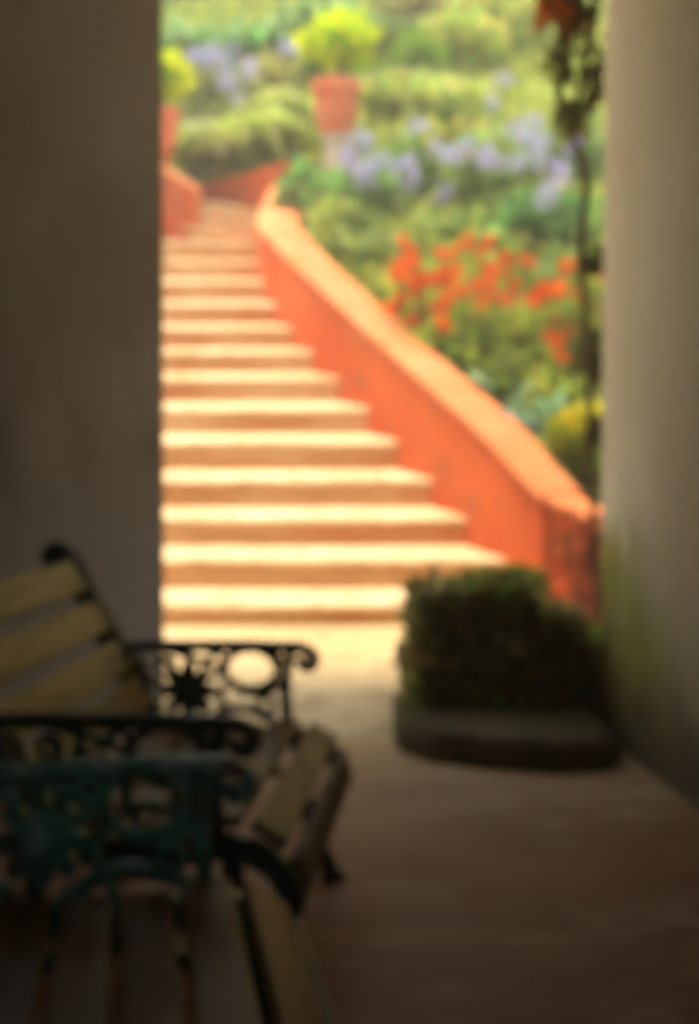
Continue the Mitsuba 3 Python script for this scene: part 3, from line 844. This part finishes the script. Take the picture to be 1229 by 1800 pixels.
# ---------------------------------------------------------------- vine by the right pillar
kv = thing('climbing_vine', 'dark climbing vine hanging down beside the right pillar from the porch roof', 'vine')
vs = [(1000, -40, 6.25), (985, 90, 6.3), (985, 180, 6.3), (1005, 240, 6.3), (1028, 300, 6.3), (1026, 380, 6.3), (1022, 470, 6.3), (1034, 600, 6.3), (1036, 760, 6.35), (1042, 900, 6.4), (1046, 1130, 6.45)]
put('stem', tube(spline([W(*q) for q in vs], 40), np.linspace(0.021, 0.013, 40), 8), 'mat_bark', kv, smooth=True)
vs2 = [(1052, -40, 6.2), (1040, 60, 6.25), (1020, 150, 6.25), (1010, 230, 6.28)]
put('stem', tube(spline([W(*q) for q in vs2], 16), np.linspace(0.02, 0.014, 16), 7), 'mat_bark', kv, smooth=True)
parts = []
for (px, py, y, rad, n, col) in ((1020, 40, 6.3, (0.10, 0.12, 0.22), 110, (0.10, 0.09, 0.03)), (985, 120, 6.3, (0.06, 0.1, 0.16), 60, (0.20, 0.19, 0.07)), (1045, 150, 6.3, (0.06, 0.1, 0.25), 80, (0.13, 0.12, 0.04)), (1000, 210, 6.3, (0.06, 0.08, 0.13), 120, (0.25, 0.25, 0.09)),
                                 (1040, 460, 6.35, (0.045, 0.08, 0.12), 60, (0.08, 0.08, 0.02)), (1042, 640, 6.4, (0.035, 0.08, 0.22), 90, (0.09, 0.085, 0.02)), (1046, 760, 6.4, (0.03, 0.08, 0.12), 60, (0.07, 0.065, 0.02))):
    p, d = blob_points(W(px, py, y), rad, n, lumps=8)
    parts.append(leaves(p, 0.07, jit(col, n, 0.3), up=-0.6, aspect=0.5))
putfol('foliage', parts, kv)
p, d = blob_points(W(982, 8, 6.3), (0.055, 0.07, 0.13), 90, lumps=6)
kd = putfol('dead_leaf', [leaves(p, 0.10, jit((0.55, 0.2, 0.06), 90, 0.2), up=-0.8, aspect=0.5)], kv)
labels[kd] = {'label': 'withered orange-brown leaves'}
p, d = blob_points((0.98, 6.15, 3.6), (0.85, 0.6, 0.4), 1700, lumps=22)  # unseen upper vine mass, added above the planter to shade it
putfol('crown', [leaves(p, 0.16, jit((0.07, 0.10, 0.02), len(p), 0.3), outward=d * 0.5)], kv)

p, d = blob_points((-0.5, 5.95, 4.25), (1.5, 0.55, 0.3), 1500, lumps=26)  # leaves added out of view to break up the roof shadow edge
kc = thing('added_roof_creeper', 'sparse unseen creeper added along the porch roof edge to soften and dapple its shadow', 'vine')
putfol('foliage', [leaves(p, 0.15, jit((0.10, 0.15, 0.03), 1500, 0.3), outward=d * 0.5)], kc)
put('stem', tube(spline([(1.0, 5.7, 4.22), (0.2, 5.85, 4.3), (-0.8, 5.9, 4.25), (-1.9, 5.8, 4.3)], 14), 0.02, 6), 'mat_bark', kc)

# ---------------------------------------------------------------- thin haze medium added to imitate a soft lens glow
scene['air'] = {'type': 'homogeneous', 'albedo': {'type': 'rgb', 'value': [0.95, 0.95, 0.95]}, 'sigma_t': 0.011}
scene['haze'] = {'type': 'cube', 'to_world': T().translate([0, 8, 5.7]).scale([42, 42, 7.3]), 'bsdf': {'type': 'null'}, 'interior': {'type': 'ref', 'id': 'air'}}
labels['haze'] = {'label': 'thin haze added over the porch and garden to imitate lens glow', 'category': 'haze', 'kind': 'stuff'}
scene['camera']['medium'] = {'type': 'ref', 'id': 'air'}

# ---------------------------------------------------------------- benches
SEAT = spline([(0.02, 0.398), (0.15, 0.388), (0.28, 0.395), (0.37, 0.404), (0.43, 0.385), (0.478, 0.335), (0.492, 0.275)], 60)
arc = np.r_[0, np.cumsum(np.linalg.norm(np.diff(SEAT, axis=0), axis=1))]


def along(s):
    return np.array([np.interp(s, arc, SEAT[:, 0]), np.interp(s, arc, SEAT[:, 1])])


def rounded_bar(L0, L1, c, t, w, th, sag):
    """slat: length along u from L0 to L1, centre c (v, z), across-direction t, width w, thickness th, rounded"""
    prof = np.asarray(Polygon([(-w / 2, -th / 2), (w / 2, -th / 2), (w / 2, th / 2), (-w / 2, th / 2)]).buffer(-0.006).buffer(0.006, 3).exterior.coords)[:-1]
    nrm = np.array([-t[1], t[0]])
    us = [L0, L0 + 0.006] + list(np.linspace(L0 + 0.1, L1 - 0.1, 5)) + [L1 - 0.006, L1]
    V, F = [], []
    for i, u in enumerate(us):
        k = 0.85 if i in (0, len(us) - 1) else 1.0
        for a, b in prof:
            q = c + t * a * (1 - (1 - k) * 0.3) + nrm * (b * k)
            V.append((u, q[0], q[1] + sag * math.sin(math.pi * (u - L0) / (L1 - L0))))
    m = len(prof)
    for i in range(len(us) - 1):
        for j in range(m):
            a, b = i * m + j, i * m + (j + 1) % m
            F += [[a, b, b + m], [a, b + m, a + m]]
    for base, fl in ((0, 0), ((len(us) - 1) * m, 1)):
        cidx = len(V); V.append(tuple(np.mean(V[base:base + m], axis=0)))
        for j in range(m):
            a, b = base + j, base + (j + 1) % m
            F.append([cidx, b, a] if not fl else [cidx, a, b])
    mm = trimesh.Trimesh(V, F, process=False)
    trimesh.repair.fix_normals(mm)
    return mm


def ring_pts(c, rx, ry, n=30, a0=0, a1=2 * math.pi):
    a = np.linspace(a0, a1, n)
    return np.c_[c[0] + rx * np.cos(a), c[1] + ry * np.sin(a)]


def build_bench(post, yaw, L, label, iron, group=None):
    """post: plan position of the far armrest's front post; bench length runs away from it towards the viewer"""
    far = np.array([math.sin(yaw), math.cos(yaw)])
    front = np.array([math.cos(yaw), -math.sin(yaw)])
    org = np.asarray(post) - front * 0.345

    def tw(m):
        v = m.vertices
        out = np.c_[org[0] - far[0] * v[:, 0] + front[0] * v[:, 1], org[1] - far[1] * v[:, 0] + front[1] * v[:, 1], v[:, 2]]
        mm = trimesh.Trimesh(out, m.faces, process=False)
        if np.linalg.det(np.array([[-far[0], front[0]], [-far[1], front[1]]])) < 0: mm.invert()
        return mm

    k = thing('garden_bench', label, 'bench', group)
    for u in (0.0, L):
        def t2(p, r, sides=8, flat=None): return tube(np.c_[np.full(len(p), u), np.asarray(p)], r, sides, flat)
        def plate(poly, th, du=0.0):
            m = extrude(poly, th, -th / 2)
            v = m.vertices
            return trimesh.Trimesh(np.c_[u + du + v[:, 2], v[:, 0], v[:, 1]], m.faces, process=False)
        # main frame: seat rail with rolled front, legs
        railc = np.array([along(s) - [0, 0.034] for s in np.linspace(0.0, arc[-1] * 0.86, 24)])
        rail = LineString(np.vstack([railc, along(arc[-1]) + [-0.006, -0.01]])).buffer(0.024)
        legf = LineString(spline([(0.37, 0.36), (0.385, 0.22), (0.42, 0.10), (0.46, 0.015)], 14)).buffer(0.019)
        legb = LineString(spline([(0.01, 0.37), (-0.03, 0.22), (-0.08, 0.10), (-0.14, 0.015)], 14)).buffer(0.019)
        brace = LineString(spline([(0.0, 0.2), (0.1, 0.30), (0.2, 0.32), (0.3, 0.29), (0.385, 0.2)], 16)).buffer(0.012)
        feet = [Polygon([(a - 0.035, 0.002), (a + 0.035, 0.002), (a + 0.028, 0.026), (a - 0.028, 0.026)]) for a in (0.46, -0.14)]
        fr = put('end_frame', tw(plate(unary_union([rail, legf, legb, brace] + feet), 0.034)), iron, k, smooth=40)
        stile = spline([(0.015, 0.38), (-0.06, 0.49), (-0.12, 0.606), (-0.185, 0.725), (-0.238, 0.822), (-0.262, 0.846)], 24)
        put('back_stile', tw(join([plate(LineString(stile).buffer(0.029), 0.036), t2(ring_pts((-0.268, 0.838), 0.030, 0.024, 16, -0.3, 5.6), 0.016)])), iron, fr, smooth=True)
        rl = spline([(-0.125, 0.592), (-0.04, 0.604), (0.10, 0.606), (0.25, 0.608), (0.35, 0.606), (0.395, 0.598), (0.413, 0.575), (0.400, 0.555), (0.380, 0.560), (0.378, 0.578)], 46)
        put('armrest', tw(t2(rl, 0.016, 10, 1.7)), iron, fr, smooth=True)
        scroll = [t2(spline([(0.352, 0.60), (0.338, 0.54), (0.336, 0.48), (0.345, 0.385)], 12), 0.015)]
        scroll.append(t2(ring_pts((0.245, 0.548), 0.068, 0.052), 0.010))
        scroll.append(t2(spline([(0.19, 0.515), (0.165, 0.47), (0.185, 0.42), (0.20, 0.385)], 10), 0.010))
        scroll.append(t2(spline([(0.20, 0.50), (0.26, 0.485), (0.31, 0.50), (0.335, 0.53)], 10), 0.010))
        scroll.append(t2(spline([(0.0, 0.60), (0.05, 0.588), (0.11, 0.57), (0.17, 0.545)], 10), 0.009))
        scroll.append(t2([(0.078, 0.60), (0.078, 0.565)], 0.012))
        scroll.append(t2(spline([(0.30, 0.598), (0.322, 0.575), (0.338, 0.56)], 6), 0.009))
        scroll.append(t2(spline([(-0.06, 0.58), (-0.03, 0.50), (-0.02, 0.44), (0.02, 0.385)], 10), 0.012))
        scroll += [t2([(0.08 + 0.07 * math.cos(q), 0.49 + 0.07 * math.sin(q)), (0.08 + 0.112 * math.cos(q), 0.49 + 0.10 * math.sin(q))], 0.009) for q in (0.5, 1.05, 2.2, 2.9)]
        scroll.append(t2(spline([(-0.02, 0.42), (0.04, 0.40), (0.08, 0.385), (0.12, 0.40), (0.16, 0.43), (0.21, 0.445), (0.27, 0.43), (0.335, 0.40)], 20), 0.011))
        scroll.append(t2(ring_pts((0.02, 0.555), 0.022, 0.02, 16), 0.008))
        scroll.append(t2(ring_pts((0.155, 0.57), 0.018, 0.018, 16), 0.008))
        scroll.append(t2(ring_pts((0.285, 0.455), 0.022, 0.020, 16), 0.008))
        scroll += [t2(spline([(0.08 + 0.092 * math.cos(q), 0.49 + 0.084 * math.sin(q)), (0.08 + 0.13 * math.cos(q + 0.25), 0.49 + 0.115 * math.sin(q + 0.25))], 4), 0.009) for q in (-1.2, -2.2)]
        put('scrollwork', tw(join(scroll)), iron, fr, smooth=True)
        pet = unary_union([LineString([(0.08, 0.49), (0.08 + 0.058 * math.cos(a), 0.49 + 0.058 * math.sin(a))]).buffer(0.017) for a in np.arange(8) * math.pi / 4] + [Polygon(ring_pts((0.08, 0.49), 0.036, 0.036, 20))])
        hubm = trimesh.creation.icosphere(2, 0.03); hubm.vertices = hubm.vertices * [0.8, 1, 1] + [u, 0.08, 0.49]
        put('rosette', tw(join([plate(pet, 0.026), hubm])), iron, fr, smooth=40)
    ss = np.linspace(0.036, arc[-1] - 0.034, 6)
    for i, s in enumerate(ss):
        c = along(s); t = along(min(s + 0.02, arc[-1])) - along(max(s - 0.02, 0)); t /= np.linalg.norm(t)
        n_ = np.array([-t[1], t[0]])
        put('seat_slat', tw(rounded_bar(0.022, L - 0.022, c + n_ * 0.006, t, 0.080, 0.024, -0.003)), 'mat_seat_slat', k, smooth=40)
    for a in (0.062, 0.182, 0.30, 0.405):
        s0 = np.array([-0.244, 0.842]); s1 = np.array([0.012, 0.39])
        t = (s1 - s0) / np.linalg.norm(s1 - s0)
        nn = np.array([-t[1], t[0]])
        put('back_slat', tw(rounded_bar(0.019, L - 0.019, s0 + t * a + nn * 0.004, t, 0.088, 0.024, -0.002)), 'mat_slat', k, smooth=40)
    return k


pA = W(508, 1200, 3.68)
build_bench(pA[:2], math.radians(4.9), 1.03, 'farther garden bench with golden back slats, its scrolled iron armrest outlined against sunlit ground', 'mat_iron')
pB = W(365, 1450, 2.30)
build_bench(pB[:2], math.radians(-8.7), 1.2, 'nearer garden bench at the bottom left with weathered green iron armrest coloured as if lit, and brown slats', 'mat_iron_lit')
